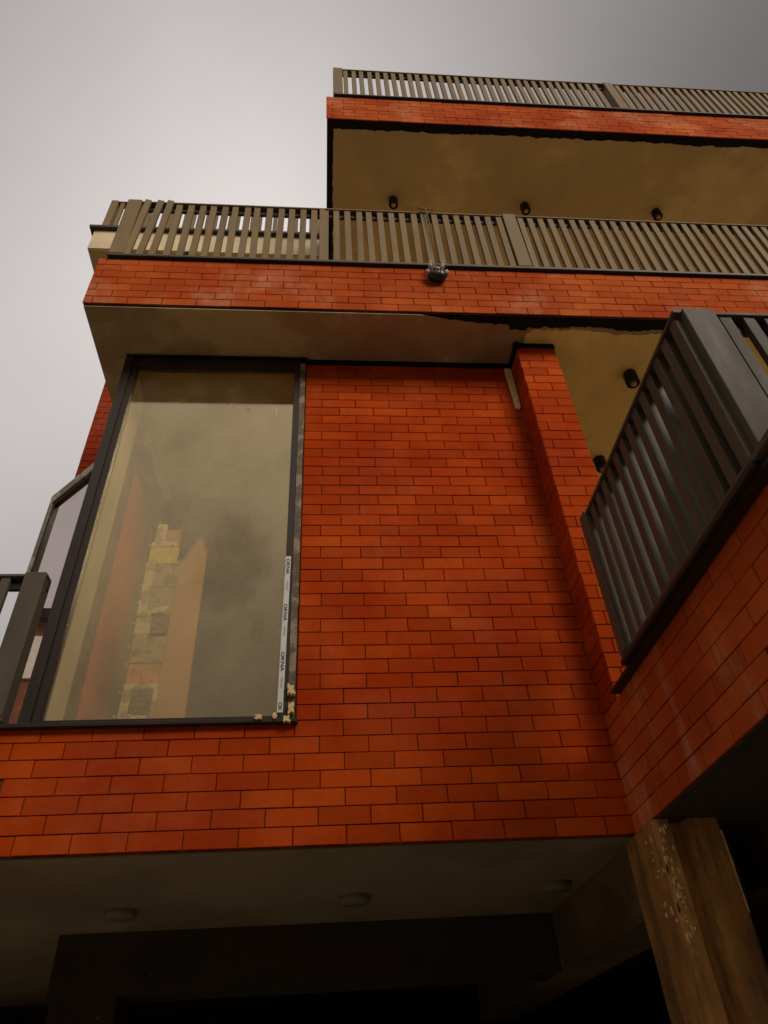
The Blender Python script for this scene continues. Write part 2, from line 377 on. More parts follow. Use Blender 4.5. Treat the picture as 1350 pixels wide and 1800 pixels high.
def ragged(a, b, step, base, amp, seed, rough=1.0):
    out = []; n = int((b - a) / step)
    for i in range(n + 1):
        t = a + (b - a) * i / n
        v = noise.noise(Vector((t * 2.3, seed, 0))) * .6 + noise.noise(Vector((t * 9, seed, 3))) * .35 * rough + noise.noise(Vector((t * 31, seed, 7))) * .28 * rough
        out.append((t, base + amp * v))
    return out

# front wall: window storey ------------------------------------------------
WX0, WX1 = -1.525, -.148       # window opening
fw = MB()
fw.box(-3.3, X1 + .1, .0, .25, ZB, ZP)                       # parapet
fw.box(WX1, X1 + .1, .0, .25, ZP, ZC + .02)
front_wall = fw.build('front_wall', M['grout'], B)
tile(front_wall, M['brick'], 'f', 0, -3.3, X1, ZB + .004, ZB + .004 + 7 * CO, .102)
n_par = 7
def skip_strip(u, z): return False
tile(front_wall, M['brick'], 'f', 0, WX1 + .004, X1, ZB + .004 + 7 * CO, 6.125, .102, None, 1)
# pilaster
pil = MB().box(X1 + .005, 1.80, -.205, .3, ZB, ZC + .02).build('pilaster', M['grout'], B)
tile(pil, M['brick'], 'f', -.205, X1, 1.797, ZP + .002, 6.125, 1.56, None, 1)
tile(pil, M['brick_side'], 'l', X1 + .005, -.21, -.011, ZP + .002, 6.125, -.08, None, 1)
# side parapet of the right balcony
YN = -1.93
sp = MB().box(X1 + .005, X1 + .16, YN, 0, ZB, ZP).build('side_parapet', M['grout'], B)
tile(sp, M['brick_side'], 'l', X1 + .005, YN, -.011, ZB + .004, ZP, -.09)
fp = MB().box(X1 + .16, 6.5, YN, YN + .15, ZB, ZP).build('front_parapet', M['grout'], B)
tile(fp, M['brick_side'], 'f', YN, X1, 3.2, ZB + .004, ZP, .1)

# slabs and fascias --------------------------------------------------------
slab = MB().box(-1.757, 8, F + .010, 3.2, Z2 + .006, Z2 + .60).build('balcony_slab', M['tar'], B)
tile(slab, M['brick_fascia'], 'f', F + .010, -1.760, 8, Z2, Z2 + .61, .05)
us = MB().box(.012, 9, F + .010, 4.5, Z3 + .006, Z3 + .60).build('roof_slab', M['tar'], B)
tile(us, M['brick_fascia'], 'f', F + .010, .005, 9, Z3, Z3 + .61, .07)
# soffit plaster, ragged towards the fascia
pts = [(-1.75, F + .018)] + [(t, v) for t, v in ragged(-1.70, .72, .05, F + .018, .0, 1)]
edge = []
for t, v in ragged(.74, 6.0, .014, 0, 1, 4.2):
    k = min(1, max(0, (t - .74) / .55)); dip = .035 if 1.42 < t < 1.56 else 0
    edge.append((t, F + .022 + k * (.078 + .055 * v) + dip))
pts += edge + [(8, F + .09), (8, 3.1), (-1.75, 3.1)]
MB().prism(pts, ZC - .006, ZC + .004).build('soffit', M['soffit'], B)
MB().box(-1.75, 8, F + .012, 3.15, ZC + .0045, Z2 + .005).build('soffit_backing', M['tar'], B)
# the loggia ceiling beyond the pilaster has its own warmer coat
lp = [(1.56, -.30)] + [(t, F + .125 + .055 * v) for t, v in ragged(1.62, 6.0, .014, 0, 1, 9.1)] + [(8, -.34), (8, 3.0), (1.80, 3.0), (1.80, -.2), (1.56, -.2)]
MB().prism(lp, ZC - .014, ZC - .0065).build('loggia_ceiling', M['loggia'], B)
# dark ragged cut where wall meets soffit
rg = [(t, 6.112 + .018 * v) for t, v in ragged(WX1 - .03, X1 - .02, .012, 0, 1, 2.4)]
MB().prism([(WX1 - .03, 6.178)] + rg + [(X1 - .02, 6.178)], -.013, .02, 'y').build('joint_strip', M['tar'], B)
rg = [(t, 6.118 + .014 * v) for t, v in ragged(X1 - .02, 1.80, .012, 0, 1, 6.4)]
MB().prism([(X1 - .02, 6.17)] + rg + [(1.80, 6.17)], -.22, -.19, 'y').build('joint_strip', M['tar'], B)
rg = [(t, 6.09 + .02 * v) for t, v in ragged(-.23, 0, .012, 0, 1, 7.4)]
MB().prism([(-.235, 6.17)] + rg + [(0, 6.17)], X1 - .016, X1 + .02, 'x').build('joint_strip', M['tar'], B)
# upper soffit
e1 = [(t, F + .10 + .035 * v) for t, v in ragged(.09, 7.5, .014, 0, 1, 5.5)]
e2 = [(.085 + .03 * v, t) for t, v in ragged(F + .11, 2.6, .016, 0, 1, 8.8)]
MB().prism(list(reversed(e2)) + e1 + [(8.9, F + .1), (8.9, 4.4), (.09, 4.4)], Z3 - .006, Z3 + .004).build('soffit', M['soffit_upper'], B)
# upper storey wall behind the long balcony
box('upper_wall', M['soffit_upper'], B, .02, 8, 2.6, 2.8, Z2 + .6, Z3)
box('loggia_wall', M['loggia'], B, 1.8, 8, 2.9, 3.1, ZB, ZC)

box('balcony_floor', M['paving'], B, -1.70, 7.9, F + .06, 2.59, Z2 + .602, Z2 + .612)
box('balcony_floor', M['paving'], B, X1 + .17, 6.4, YN + .16, 2.89, 3.002, 3.012)
box('room_floor', M['paving'], B, -1.45, 1.34, .26, 2.49, ZP - .048, ZP - .038)
# window ---------------------------------------------------------------------
win = MB()
win.box(WX0, WX0 + .058, -.035, .05, ZP + .012, 6.165)            # outer corner profile
win.box(WX0 + .058, WX0 + .1, -.018, .05, ZP + .012, 6.165)       # stepped inner profile
win.box(WX0 + .1, -.192, -.018, .05, 6.055, 6.150)                # head
win.box(-.235, -.192, -.018, .05, ZP + .012, 6.055)               # right jamb
win.box(WX0 + .1, -.235, -.018, .05, ZP + .012, ZP + .034)        # foot
window = win.build('window', M['frame'], B, .002)
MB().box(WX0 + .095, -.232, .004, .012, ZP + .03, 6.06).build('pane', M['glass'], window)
rg = [(-.153 + .006 * v, t) for t, v in ragged(3.17, 6.12, .012, 0, 1, 12.5)]
MB().prism([(-.191, 3.17)] + rg + [(-.191, 6.12)], -.016, .02, 'y').build('sealing_strip', M['mastic'], window)
rg = [(t, 6.165 + .012 * v) for t, v in ragged(WX0, -.14, .014, 0, 1, 15.5)]
MB().prism([(WX0, 6.152)] + rg + [(-.14, 6.152)], -.04, .03, 'y').build('head_strip', M['tar'], window)
MB().box(-3.3, -.135, -.045, .03, ZP - .012, ZP + .011).build('sill', M['frame'], window, .003)
# blobs of expanding foam
def blob(name, x0, x1, z0, z1, mat, parent, seed, y0=-.05, y1=-.02, n=26):
    cx, cz = (x0 + x1) / 2, (z0 + z1) / 2; pts = []
    for i in range(n):
        a = 2 * math.pi * i / n; r = 1 + .7 * noise.noise(Vector((math.cos(a) * 2.6, math.sin(a) * 2.6, seed + .37)))
        s = max(abs(math.cos(a)), abs(math.sin(a)))
        pts.append((cx + (x1 - x0) / 2 * math.cos(a) / s * r, cz + (z1 - z0) / 2 * math.sin(a) / s * r))
    return MB().prism(pts, y0, y1, 'y').build(name, mat, parent, .002)
blob('foam', -.190, -.156, 3.305, 3.355, M['foam'], window, 1)
blob('foam', -.183, -.158, 3.20, 3.26, M['foam'], window, 5)
blob('foam', -.207, -.175, 3.152, 3.180, M['foam'], window, 9, -.055, -.03)
blob('foam', -.355, -.315, 3.165, 3.19, M['foam'], window, 3, -.056, -.03)
blob('foam', -.262, -.243, 3.165, 3.195, M['foam'], window, 6, -.056, -.03)
# masking tape with its print
tz0, tz1 = 3.215, 4.225
tp = MB(); N = 24; L_ = []; R_ = []
for i in range(N + 1):
    z = tz0 + (tz1 - tz0) * i / N; x = -.229 + .010 * i / N + .0018 * noise.noise(Vector((z * 4, 1, 1)))
    L_.append((x - .0155 + .0012 * noise.noise(Vector((z * 22, 5, 1))), z)); R_.append((x + .0155, z))
tape = MB().prism(L_ + R_[::-1], -.0215, -.0185, 'y').build('protective_tape', M['tape'], window, label='white printed tape down the right jamb of the window')
def text_mesh(body, size, width=None):
    cu = bpy.data.curves.new('t', 'FONT'); cu.body = body; cu.size = size; cu.extrude = .0004; cu.align_x = 'CENTER'; cu.align_y = 'CENTER'; cu.offset = size * .02
    ob = bpy.data.objects.new('t', cu); COL.objects.link(ob); bpy.context.view_layer.update()
    me = bpy.data.meshes.new_from_object(ob.evaluated_get(bpy.context.evaluated_depsgraph_get())); bpy.data.objects.remove(ob)
    xs = [v.co.x for v in me.vertices]; ys = [v.co.y for v in me.vertices]
    w = max(xs) - min(xs); cx = (max(xs) + min(xs)) / 2; cy = (max(ys) + min(ys)) / 2
    k = (width / w) if width else 1
    for v in me.vertices: v.co.x = (v.co.x - cx) * k; v.co.y -= cy
    return me
for zc_, body, wd in ((4.148, 'OKNA', .115), (3.823, 'OKNA', .115), (3.508, 'OKNA', .118), (3.247, 'OK', .048)):
    me = text_mesh(body, .026, wd); me.materials.append(M['ink'])
    i = (zc_ - tz0) / (tz1 - tz0); x = -.229 + .010 * i
    o = bpy.data.objects.new('lettering', me); COL.objects.link(o); o.parent = window
    o.matrix_local = Matrix.Translation((x, -.0223, zc_)) @ Matrix.Rotation(math.pi / 2, 4, 'X') @ Matrix.Rotation(-math.pi / 2, 4, 'Z')
for zc_ in (4.01, 3.70, 3.385): box('printed_block', M['greyink'], window, -.229 + .010 * (zc_ - tz0) - .005, -.229 + .010 * (zc_ - tz0) + .006, -.0222, -.0216, zc_ - .033, zc_ + .033)
# chalk / pencil scribble and scraps on the glass
def scribble(name, strokes, mat, parent, y=.002, r=.0022):
    m = MB()
    for s_ in strokes: m.tube([(x, y, z) for x, z in s_], r, 4)
    return m.build(name, mat, parent)
sc = []
for (ox, oz, path) in ((-.41, 3.735, [(0, .03), (.025, .034), (.008, .015), (.028, .008), (.005, -.01)]), (-.372, 3.74, [(.025, .03), (.0, .03), (.0, .012), (.022, .008), (.018, -.008), (-.004, -.01)]),
                       (-.42, 3.712, [(0, 0), (.035, .004), (.08, .002)]), (-.41, 3.66, [(.018, .03), (.0, .034), (.002, .014), (.02, .018), (.022, .034), (.02, .01), (.012, -.012)]),
                       (-.372, 3.66, [(0, .03), (.022, .03), (.01, .014), (.024, .002), (.006, -.014), (-.004, -.004)])):
    sc.append([(ox + a, oz + b) for a, b in path])
scribble('pencil_mark', sc, M['cloth'], window, .002, .0005)
scribble('paint_mark', [[(-.575, 5.60), (-.560, 5.615), (-.548, 5.60), (-.556, 5.585), (-.565, 5.592)]], M['white'], window)
scribble('paint_mark', [[(-.356, 5.60), (-.354, 5.57), (-.358, 5.55)], [(-.356, 5.535), (-.357, 5.52)]], M['white'], window)

# room behind the window
room = MB()
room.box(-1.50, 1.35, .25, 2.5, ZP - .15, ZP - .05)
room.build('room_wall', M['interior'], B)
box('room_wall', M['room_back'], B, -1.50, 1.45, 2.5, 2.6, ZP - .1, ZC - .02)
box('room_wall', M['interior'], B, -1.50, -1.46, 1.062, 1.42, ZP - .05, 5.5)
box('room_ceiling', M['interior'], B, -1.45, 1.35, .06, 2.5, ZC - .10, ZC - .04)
box('inner_jamb', M['pale'], window, -1.475, -1.455, .06, .36, ZP, 6.10)
box('inner_jamb', M['brownjamb'], window, -1.48, -1.450, .362, .54, ZP, 6.12, label='brown weathered rear jamb of the corner window')
box('inner_pier', M['red_panel'], B, -1.495, -1.448, .545, 1.06, ZP, 5.48)
MB().tube([(-1.44, .50, 5.83), (-1.44, .9, 5.92), (-1.44, 1.5, 6.04)], .035, 8).build('ceiling_pipe', M['pale'], B)
box('ledge', M['brownjamb'], B, -1.47, -1.38, .50, 2.4, 5.58, 5.70)

# wrapped post behind the glass
np_ = thing('newspaper_wrapped_post', (-1.045, .34, ZP), 'timber post wrapped in taped old newspaper, standing behind the big window glass', 'post')
rel(box('post_core', M['tan'], None, -1.135, -.965, .33, .42, ZP, 4.72), np_)
def sheet(z0, z1, mat, x0=-1.145, x1=-.95, seed=0, y=.322, slant=0):
    n = 10; top = []; bot = []
    for i in range(n + 1):
        t = i / n; x = x0 + (x1 - x0) * t
        top.append((x, z1 + .012 * noise.noise(Vector((t * 5, seed, 2))) + slant * t)); bot.append((x, z0 + .012 * noise.noise(Vector((t * 5, seed, 9))) + slant * t))
    return rel(MB().prism(bot + top[::-1], y, y + .012, 'y').build('newspaper_sheet', mat, None), np_)
sheet(3.17, 3.36, M['n_yellow'], seed=1, y=.318); sheet(3.34, 3.56, M['n_white'], seed=2, y=.313); sheet(3.375, 3.53, M['n_photo'], -1.095, -.975, 3, .309)
sheet(3.56, 3.72, M['n_orange'], -1.14, -.955, seed=4); sheet(3.70, 3.90, M['n_grey'], seed=5, y=.316); sheet(3.88, 4.06, M['n_white'], -1.15, -1.05, seed=6, y=.318)
sheet(3.88, 4.03, M['n_photo'], -1.06, -.955, seed=7, y=.316); sheet(4.02, 4.42, M['n_white'], -1.155, -1.10, seed=8, y=.312); sheet(4.02, 4.30, M['n_grey'], -1.105, -.955, seed=9)
sheet(4.24, 4.48, M['n_grey'], seed=10, y=.318); sheet(4.42, 4.585, M['n_yellow'], -1.15, -.955, seed=11, y=.314); sheet(4.56, 4.60, M['n_white'], -1.15, -.955, 12, .310)
sheet(4.585, 4.76, M['n_white'], -1.135, -1.07, seed=13, y=.320)
rel(MB().prism([(-1.06, 4.03), (-.985, 4.035), (-.965, 4.085), (-1.06, 4.065)], .296, .300, 'y').build('paper_label', M['n_white'], None), np_)
for i in range(9):     # loose tape ends along the left edge
    z = 3.36 + i * .15 + random.uniform(-.03, .03)
    rel(MB().prism([(-1.155, z), (-1.166 - random.uniform(0, .012), z + .008), (-1.155, z + .014)], .31, .312, 'y').build('tape_end', M['white'], None), np_)
bd = box('plain_board', M['tan'], None, -.955, -.785, .335, .36, ZP, 4.93); bd['label'] = 'plain tan board leaning beside the newspaper wrapped post behind the glass'; bd['category'] = 'board'
# crumpled dark sheet hanging behind the glass
V, Fc = [], []
nx, nz_ = 22, 20
for j in range(nz_ + 1):
    for i in range(nx + 1):
        u, v = i / nx, j / nz_
        x = -.96 + .44 * u; z = 4.99 - (.20 + .42 * abs(u - .35) ** .8 + .10 * noise.noise(Vector((u * 6, 3, 1)))) * v * 1.45
        V.append((x, .30 + .03 * noise.noise(Vector((u * 5, v * 4, 2))) + .012 * noise.noise(Vector((u * 16, v * 11, 2))), z))
for j in range(nz_):
    for i in range(nx):
        a = j * (nx + 1) + i; Fc.append((a, a + 1, a + nx + 2, a + nx + 1))
m = MB(); m.v = V; m.f = Fc
o = m.build('dark_sheet', M['cloth'], None, 0, True); o['label'] = 'crumpled dark sheet hanging high behind the big window glass'; o['category'] = 'sheet'
so = o.modifiers.new('s', 'SOLIDIFY'); so.thickness = .006

# wooden shim in the corner of the wall
o = MB().prism([(1.430, 6.10), (1.484, 6.10), (1.484, 5.64), (1.474, 5.615), (1.440, 5.62), (1.436, 5.80)], -.026, -.011, 'y').build('timber_strip', M['wood'], None, .002)
o['label'] = 'short pale timber strip stuck high in the inner corner of the brick wall'; o['category'] = 'wood strip'

# left wing: far pier, glazed bay, upper wing balcony --------------------------
wp = MB().box(-2.34, -1.5, 1.52, 1.9, 6.26, 9.9).build('wing_pier', M['grout'], B)
tile(wp, M['brick_wing'], 'f', 1.52, -2.345, -1.5, 6.27, 9.9, 0)
A_, B_ = Vector((-1.93, 1.13)), Vector((-2.53, 1.69))
dv = (B_ - A_).normalized(); nv = Vector((-dv.y, dv.x)); nv = nv if nv.y < 0 else -nv
def bayseg(m, a, b, z0, z1, d0, d1):
    p = [A_ + dv * a + nv * d0, A_ + dv * b + nv * d0, A_ + dv * b + nv * d1, A_ + dv * a + nv * d1]
    m.prism([(q.x, q.y) for q in p], z0, z1)
LB = (B_ - A_).length
m = MB(); bayseg(m, 0, LB, 6.10, 6.20, .05, -.03); bayseg(m, LB - .05, LB, ZP, 6.10, .05, -.03); bayseg(m, 0, LB - .05, 3.2, 3.26, .04, -.02)
M['bay_frame'] = mat_plaster('silver_bay_frame', (.62, .57, .50), (.22, .18, .14), .8, None, 6)
bay = m.build('bay_window', M['bay_frame'], B)
m = MB(); bayseg(m, 0, LB - .05, 6.06, 6.10, .035, -.02); bayseg(m, LB - .085, LB - .05, 3.26, 6.06, .035, -.02); m.build('inner_frame', M['frame'], bay)
m = MB(); bayseg(m, 0, LB - .085, 3.26, 6.06, .012, .0); m.build('pane', M['bay_glass'], bay)
m = MB(); m.prism([(-2.50, 1.74), (-1.95, 1.20), (-1.55, 1.20), (-1.55, 3.0), (-2.50, 3.0)], 6.21, 6.25); m.build('bay_roof', M['tar'], B)
box('bay_back_wall', M['render_dark'], B, -2.5, -1.52, 2.9, 3.0, 3.0, 6.2)
box('balcony_floor', M['render_dark'], B, -3.3, -1.5, .02, 3.6, 2.98, 3.06)

ws = MB().box(-2.93, 0, 1.22, 3.4, 9.93, 10.36).build('wing_slab', M['cream'], B)
box('wing_coping', M['frame'], B, -2.985, .0, 1.165, 1.30, 10.362, 10.405)
MB().box(-2.91, 0, 1.235, 3.38, 9.915, 9.929).build('soffit', M['soffit_upper'], B)

# railings -------------------------------------------------------------------
GRP = 'dark slatted metal railings of the building'
def slat_mesh(h, w, d, mat, ax):
    m = MB(); (m.box(-w / 2, w / 2, -d / 2, d / 2, 0, h) if ax == 'x' else m.box(-d / 2, d / 2, -w / 2, w / 2, 0, h)); return m.mesh('slat', mat, .002)
def railing(label, ax, a0, a1, c, z0, z1, posts, mat, mdark, step=.097, sw=.052, sd=.03, pw=.105, face=-1, pd=.10, first=None, cop=.05, bent=(), panel_joints=()):
    """ax: axis along which it runs; c: the other coordinate of the outer face; the rail body goes inwards"""
    loc = ((a0 + a1) / 2, c, z0) if ax == 'x' else (c, (a0 + a1) / 2, z0)
    root = thing('balcony_railing', loc, label, 'railing', GRP)
    inn = 1
    def P(name, a, b, d0, d1, za, zb, mt, bev=.002):
        d0, d1 = c + d0 * inn, c + d1 * inn
        o = box(name, mt, None, *( (a, b, d0, d1) if ax == 'x' else (d0, d1, a, b)), za, zb, bev); return rel(o, root)
    P('bottom_rail', a0 - (.12 if ax == 'y' else 0), a1, -.018, .07, z0 + .004, z0 + .030, mat); P('base_trim', a0, a1, -.03, .06, z0 - .022, z0 + .003, mdark)
    P('top_rail', a0, a1, -.012, .058, z1 - .018, z1, mat); P('rail_web', a0, a1, .028, .052, z1 - .085, z1 - .0185, mdark)
    for p in posts:
        P('post', p, p + pw, -.022, pd - .022, z0 + .0305, z1 + .006, mat, .003)
    me = slat_mesh(z1 - .019 - z0 - .031, sw, sd, mat, ax)
    u = first if first is not None else a0 + step / 2
    while u < a1 - sw / 2:
        if not any(p - sw * .45 < u < p + pw + sw * .45 for p in posts):
            o = bpy.data.objects.new('slat', me); COL.objects.link(o); o.parent = root
            r = random.Random(int(u * 1000) + int(z0 * 7)); du = r.gauss(0, .0025)
            if ax == 'x' and bent and bent[0] < u < bent[1]: o.location = (u - .02 - loc[0], .012, .031); o.rotation_euler = (.05, r.uniform(.03, .07), .15)
            elif ax == 'x': o.location = (u + du - loc[0], sd / 2 - .003, .031); o.rotation_euler = (0, r.gauss(0, .004), r.gauss(0, .02))
            else: o.location = (sd / 2 - .003, u + du - loc[1], .031); o.rotation_euler = (r.gauss(0, .004), 0, r.gauss(0, .02))
        u += step
    for j in panel_joints: P('joint_post', j - .022, j + .022, -.012, .03, z0 + .0305, z1 - .0185, mat, .002)
    return root
railing('long weathered brown slatted railing on the lower brick ledge, wrapping its left corner post', 'x', -1.70, 6.6, F, Z2 + .635, 7.74, (-1.70, 1.59, 4.9), M['rail'], M['rail_under'], pw=.115, panel_joints=(-.03,), bent=(-1.6, -1.3))
railing('topmost brown slatted railing standing on the roof ledge against the sky', 'x', .085, 8.6, F, Z3 + .635, 11.27, (.085, 3.45, 6.9), M['rail'], M['rail_under'], pw=.11)
railing('distant brown slatted railing on the cream ledge behind the lower railing', 'x', -2.86, -.02, 1.22, 10.43, 11.13, (-2.86,), M['rail'], M['rail_under'], pw=.09)
railing('near shaded brown slatted railing seen side-on, on the side brick parapet right of the pilaster', 'y', -1.91, -.55, 1.44, 3.19, 4.07, (-.63,), M['rail_shaded'], M['rail_under'], pw=.08, pd=.09, sd=.042)
railing('near shaded brown railing at the right frame edge, running right from the thick corner post', 'x', 1.602, 4.4, -1.90, 3.19, 4.06, (1.465,), M['rail_shaded'], M['rail_under'], pw=.135, pd=.13)
railing('shaded brown slatted railing at the left frame edge beside the big window', 'x', -3.25, -1.61, .0, 3.195, 4.11, (-1.735,), M['rail_shaded'], M['rail_under'], pw=.12)
# overhanging black sill of the side parapet
MB().box(1.440, 1.60, -1.98, -.265, ZP + .002, ZP + .006).build('coping', M['rail_under'], B)
MB().prism([(-1.98, ZP - .014), (-.29, ZP - .014), (-.27, ZP + .001), (-1.98, ZP + .001)], 1.436, X1 - .012, 'x').build('coping', M['rail_under'], B)

# floor slabs / ground storey -------------------------------------------------
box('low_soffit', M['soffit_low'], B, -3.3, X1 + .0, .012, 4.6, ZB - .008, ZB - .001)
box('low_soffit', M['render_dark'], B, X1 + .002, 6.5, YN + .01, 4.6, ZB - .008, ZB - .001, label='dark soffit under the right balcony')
box('floor_slab', M['tar'], B, -1.5, 6.5, .26, 4.6, ZB, 3.0)
box('floor_slab', M['tar'], B, X1 + .165, 6.5, YN + .155, .255, ZB, 3.0)
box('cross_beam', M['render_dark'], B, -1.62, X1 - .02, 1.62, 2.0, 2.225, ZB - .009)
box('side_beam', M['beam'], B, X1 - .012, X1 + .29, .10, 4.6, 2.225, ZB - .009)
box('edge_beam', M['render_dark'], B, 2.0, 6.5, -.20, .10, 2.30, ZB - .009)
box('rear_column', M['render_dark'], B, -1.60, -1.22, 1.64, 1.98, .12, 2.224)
box('ground_floor_wall', M['tar'], B, -6, 8, 4.62, 4.8, .12, 3.0)
box('ground_floor_wall', M['tar'], B, -5, -4.8, 1.0, 4.6, .12, 3.0)
box('ground_floor_wall', M['tar'], B, 6.5, 6.7, -1.9, 4.6, .12, 3.0)
# column with chamfer and a groove down its face
cp = [(1.470, .10), (1.470, -.262), (1.486, -.278), (1.540, -.278), (1.560, -.215), (1.61, -.210), (1.640, -.275), (1.76, -.275), (1.785, -.25), (1.785, .10)]
m = MB(); rows = 26
for j in range(rows + 1):
    z = .12 + (ZB - .01 - .12) * j / rows
    for i, (x, y) in enumerate(cp):
        w = noise.noise(Vector((x * 9, y * 9, z * 3))) * .008
        m.v.append((x + w, y + w * .8, z))
n = len(cp)
for j in range(rows):
    for i in range(n): a = j * n + i; b = j * n + (i + 1) % n; m.f.append((a, b, b + n, a + n))
m.f.append(tuple(range(n))[::-1]); m.f.append(tuple(rows * n + i for i in range(n)))
column = m.build('column', M['column'], B)
for i in range(38):
    z = random.uniform(2.08, 2.53); x = 1.488 + random.gauss(0, .010) + (0 if i % 3 else random.uniform(0, .035)); h = random.uniform(.003, .020); w = random.uniform(.0015, .005)
    pts = [(x + w * math.cos(t) * random.uniform(.5, 1.2), z + h * math.sin(t) * random.uniform(.5, 1.2)) for t in [2 * math.pi * q / 9 for q in range(9)]]
    pts = [(max(px_, 1.474), pz) for px_, pz in pts]
    MB().prism(pts, -.283, -.270, 'y').build('paint_flake', M['flake'], column)
for i in range(14):
    z = random.uniform(2.15, 2.5); y = random.uniform(-.25, -.12); h = random.uniform(.004, .016); w = random.uniform(.0015, .004)
    MB().prism([(y + w * math.cos(t) * random.uniform(.5, 1.2), z + h * math.sin(t) * random.uniform(.5, 1.2)) for t in [2 * math.pi * q / 8 for q in range(8)]], 1.465, 1.476, 'x').build('paint_flake', M['flake'], column)
rg = [(t, 1.785 + .001 + .012 * max(0, v + .25) * max(.1, 1 - abs(t - 2.33) / .17)) for t, v in ragged(2.17, 2.50, .012, 0, 1, 3.3)]
MB().prism([(1.775, 2.17)] + [(x, t) for t, x in rg] + [(1.775, 2.50)], -.258, -.246, 'y').build('paint_flake', M['flake'], column)

# lamps -----------------------------------------------------------------------
def can_lamp(x, y, z, label):
    t = thing('ceiling_spotlight', (x, y, z), label, 'ceiling lamp', 'black can spotlights on the soffits')
    m = MB().lathe([(.052, 0), (.055, -.01), (.055, -.125), (.046, -.135), (.045, -.09), (.01, -.088)], (0, 0, 0), 20); m.build('lamp_body', M['lamp_black'], t, 0, True)
    MB().lathe([(.012, -.09), (.026, -.10), (.032, -.122), (.022, -.142), (.006, -.15)], (0, 0, 0), 14).build('bulb', M['bulb'], t, 0, True)
k = NB('amber_bulb'); k.col((.42, .20, .07)); k.rough(.12); k.b.inputs['Specular IOR Level'].default_value = .7; M['bulb'] = k.m
can_lamp(.79, .40, Z3 - .006, 'leftmost of three black spotlights under the top soffit')
can_lamp(2.37, .41, Z3 - .006, 'middle of three black spotlights under the top soffit')
can_lamp(4.0, .42, Z3 - .006, 'rightmost of three black spotlights under the top soffit')
can_lamp(2.515, .06, ZC - .014, 'black spotlight in full view on the yellow loggia ceiling')
can_lamp(2.56, 1.06, ZC - .014, 'black spotlight half hidden behind the brick pilaster edge')
for x, y, lb in ((-1.13, 1.06, 'left round surface light on the dark soffit under the brick wall'), (.175, .945, 'middle round surface light on the dark soffit under the brick wall'), (1.31, .84, 'right round surface light on the dark soffit, next to the side beam')):
    t = thing('ceiling_light', (x, y, ZB - .008), lb, 'ceiling light', 'round lights under the lowest soffit')
    MB().lathe([(.082, 0), (.085, -.006), (.085, -.030), (.080, -.038), (.004, -.040)], (0, 0, 0), 32).build('housing', M['lamp_grey'], t, 0, True)
    MB().lathe([(.090, 0), (.090, -.006)], (0, 0, 0), 32).build('base_ring', M['lamp_grey'], t)

# hanging mask on the ledge ------------------------------------------------------
mk = thing('hanging_mask', (.884, F - .012, 6.66), 'small grotesque horned head ornament hanging on the lower brick ledge', 'mask')
def ell(m, c, r, seg=12, rings=8, nz=0, seed=0):
    n0 = len(m.v)
    for i in range(rings + 1):
        a = math.pi * i / rings
        for j in range(seg):
            b = 2 * math.pi * j / seg; d = Vector((math.sin(a) * math.cos(b), math.sin(a) * math.sin(b), math.cos(a)))
            k = 1 + nz * noise.noise(d * 2.5 + Vector((seed, 0, 0)))
            m.v.append((c[0] + d.x * r[0] * k, c[1] + d.y * r[1] * k, c[2] + d.z * r[2] * k))
    for i in range(rings):
        for j in range(seg): k = (j + 1) % seg; m.f.append((n0 + i * seg + j, n0 + i * seg + k, n0 + (i + 1) * seg + k, n0 + (i + 1) * seg + j))
    return m
M['mask_dark'] = mat_plain('mask_black', (.012, .010, .012), .35, .5, 40, .5); M['mask_grey'] = mat_plain('mask_grey_pink', (.36, .27, .22), .55, .55, 60)
ell(MB(), (0, -.03, -.025), (.078, .05, .058), 18, 12, .12, 1).build('head', M['mask_dark'], mk, 0, True)
ell(MB(), (0, -.045, .035), (.055, .028, .03), 14, 10, .25, 4).build('brow', M['mask_grey'], mk, 0, True)
for s in (-1, 1):
    m = MB(); m.tube([(s * .042, -.04, .05), (s * .05, -.055, .085), (s * .048, -.06, .112)], [.020, .018, .013], 10); ell(m, (s * .048, -.06, .112), (.019, .019, .017), 10, 8); m.build('horn', M['mask_grey'], mk, 0, True)
    ell(MB(), (s * .074, -.045, -.002), (.020, .022, .030), 10, 8, .3, s).build('ear', M['mask_grey'], mk, 0, True)
    m = MB(); m.tube([(s * .008, -.085, .012), (s * .03, -.09, .018), (s * .052, -.082, .006)], .006, 6); m.build('eyebrow', M['mask_grey'], mk, 0, True)
    ell(MB(), (s * .026, -.077, .002), (.012, .009, .009), 8, 6).build('eye', M['lamp_black'], mk, 0, True)
    m = MB(); m.tube([(s * .018, -.080, -.03), (s * .022, -.09, -.045), (s * .02, -.083, -.058)], [.005, .004, .001], 6); m.build('fang', M['mask_grey'], mk, 0, True)
ell(MB(), (0, -.083, -.012), (.016, .014, .013), 10, 8, .2, 8).build('snout', M['mask_grey'], mk, 0, True)
MB().tube([(.0, -.03, .06), (-.012, -.035, .12), (.0, -.035, .165), (.022, -.03, .175), (.035, -.02, .15)], .0022, 6).build('hanging_wire', M['twig'], mk)

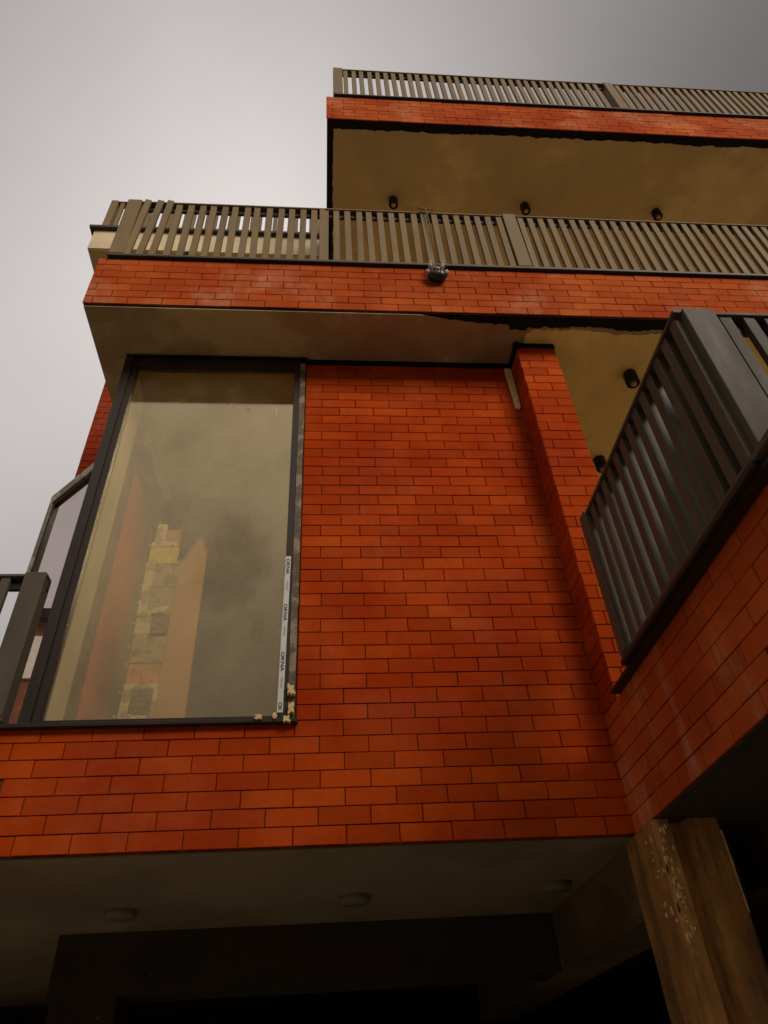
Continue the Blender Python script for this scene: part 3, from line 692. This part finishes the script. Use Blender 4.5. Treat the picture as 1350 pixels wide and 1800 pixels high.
# twig caught on the top rail, scraps between the slats
m = MB()
m.tube([(.80, F - .03, 7.79), (.86, F - .035, 7.745), (.91, F - .03, 7.76), (.96, F - .03, 7.74)], [.005, .008, .007, .003], 6)
m.tube([(.89, F - .035, 7.75), (.90, F - .04, 7.5), (.905, F - .035, 7.3), (.90, F - .03, 7.08)], [.008, .006, .005, .002], 6)
m.tube([(.93, F - .03, 7.75), (.94, F - .035, 7.80)], [.005, .002], 6)
o = m.build('dry_twig', M['twig'], None); o['label'] = 'dry brown twig dangling from the lower top rail above the mask'; o['category'] = 'twig'
m = ell(MB(), (-1.19, F + .10, 6.98), (.045, .03, .08), 12, 9, .8, 3); ell(m, (-1.15, F + .09, 7.05), (.04, .02, .025), 10, 7, .9, 8); m.tube([(-1.15, F + .09, 7.05), (-1.11, F + .08, 7.10)], [.02, .004], 6)
m.tube([(-1.36, F + .10, 7.06), (-1.26, F + .11, 7.03), (-1.20, F + .1, 7.0)], [.004, .006, .01], 6)
o = m.build('dark_rag', M['bag'], None); o['label'] = 'dark torn rag caught between the slats near the left corner post'; o['category'] = 'rag'
o = MB().prism([(-1.10, 6.872), (-1.03, 6.875), (-1.035, 6.89), (-1.075, 6.93)], F + .045, F + .05, 'y').build('paper_scrap', M['white'], None); o['label'] = 'small white paper scrap at the foot of the lower railing slats'; o['category'] = 'paper'

flush_bricks(300)

# street behind the viewer (seen in glass; tall block added to shade wall foot) --------------
def house(name, x0, x1, y0, y1, h, mat, label, face, cols, rows, wsz, group=None):
    t = thing(name, ((x0 + x1) / 2, (y0 + y1) / 2, 0), label, 'building')
    rel(box('wall', mat, None, x0, x1, y0, y1, 0, h), t); rel(box('roof', M['tar'], None, x0 - .25, x1 + .25, y0 - .25, y1 + .25, h + .002, h + .25), t)
    for i in range(cols):
        for j in range(rows):
            zc = 2.0 + j * (h - 1.5) / rows + .4
            if face == 'y': 
                xc = x0 + (x1 - x0) * (i + .5) / cols
                w = rel(box('window', M['white'], None, xc - wsz[0] / 2, xc + wsz[0] / 2, y1 + .001, y1 + .06, zc, zc + wsz[1]), t)
                rel(box('pane', M['far_glass'], None, xc - wsz[0] / 2 + .09, xc + wsz[0] / 2 - .09, y1 + .062, y1 + .07, zc + .09, zc + wsz[1] - .09), t)
            else:
                yc = y0 + (y1 - y0) * (i + .5) / cols
                w = rel(box('window', M['white'], None, x1 + .001, x1 + .06, yc - wsz[0] / 2, yc + wsz[0] / 2, zc, zc + wsz[1]), t)
    return t
house('street_house', -14, -1.2, -18, -11, 6.6, M['opp'], 'low pale house across the street, mirrored in the foot of the window glass', 'y', 5, 2, (1.2, 1.3))
house('shade_building', -.1, 24, -19, -11.5, 11.2, M['opp'], 'tall plain rendered building added out of view across the street to shade the foot of the wall', 'y', 8, 4, (1.3, 1.7))
house('brown_building', -22, -13, 1.5, 16, 11.2, M['opp_brick'], 'brown mottled building with pale windows mirrored in the left bay glass', 'x', 6, 4, (1.4, 1.1))
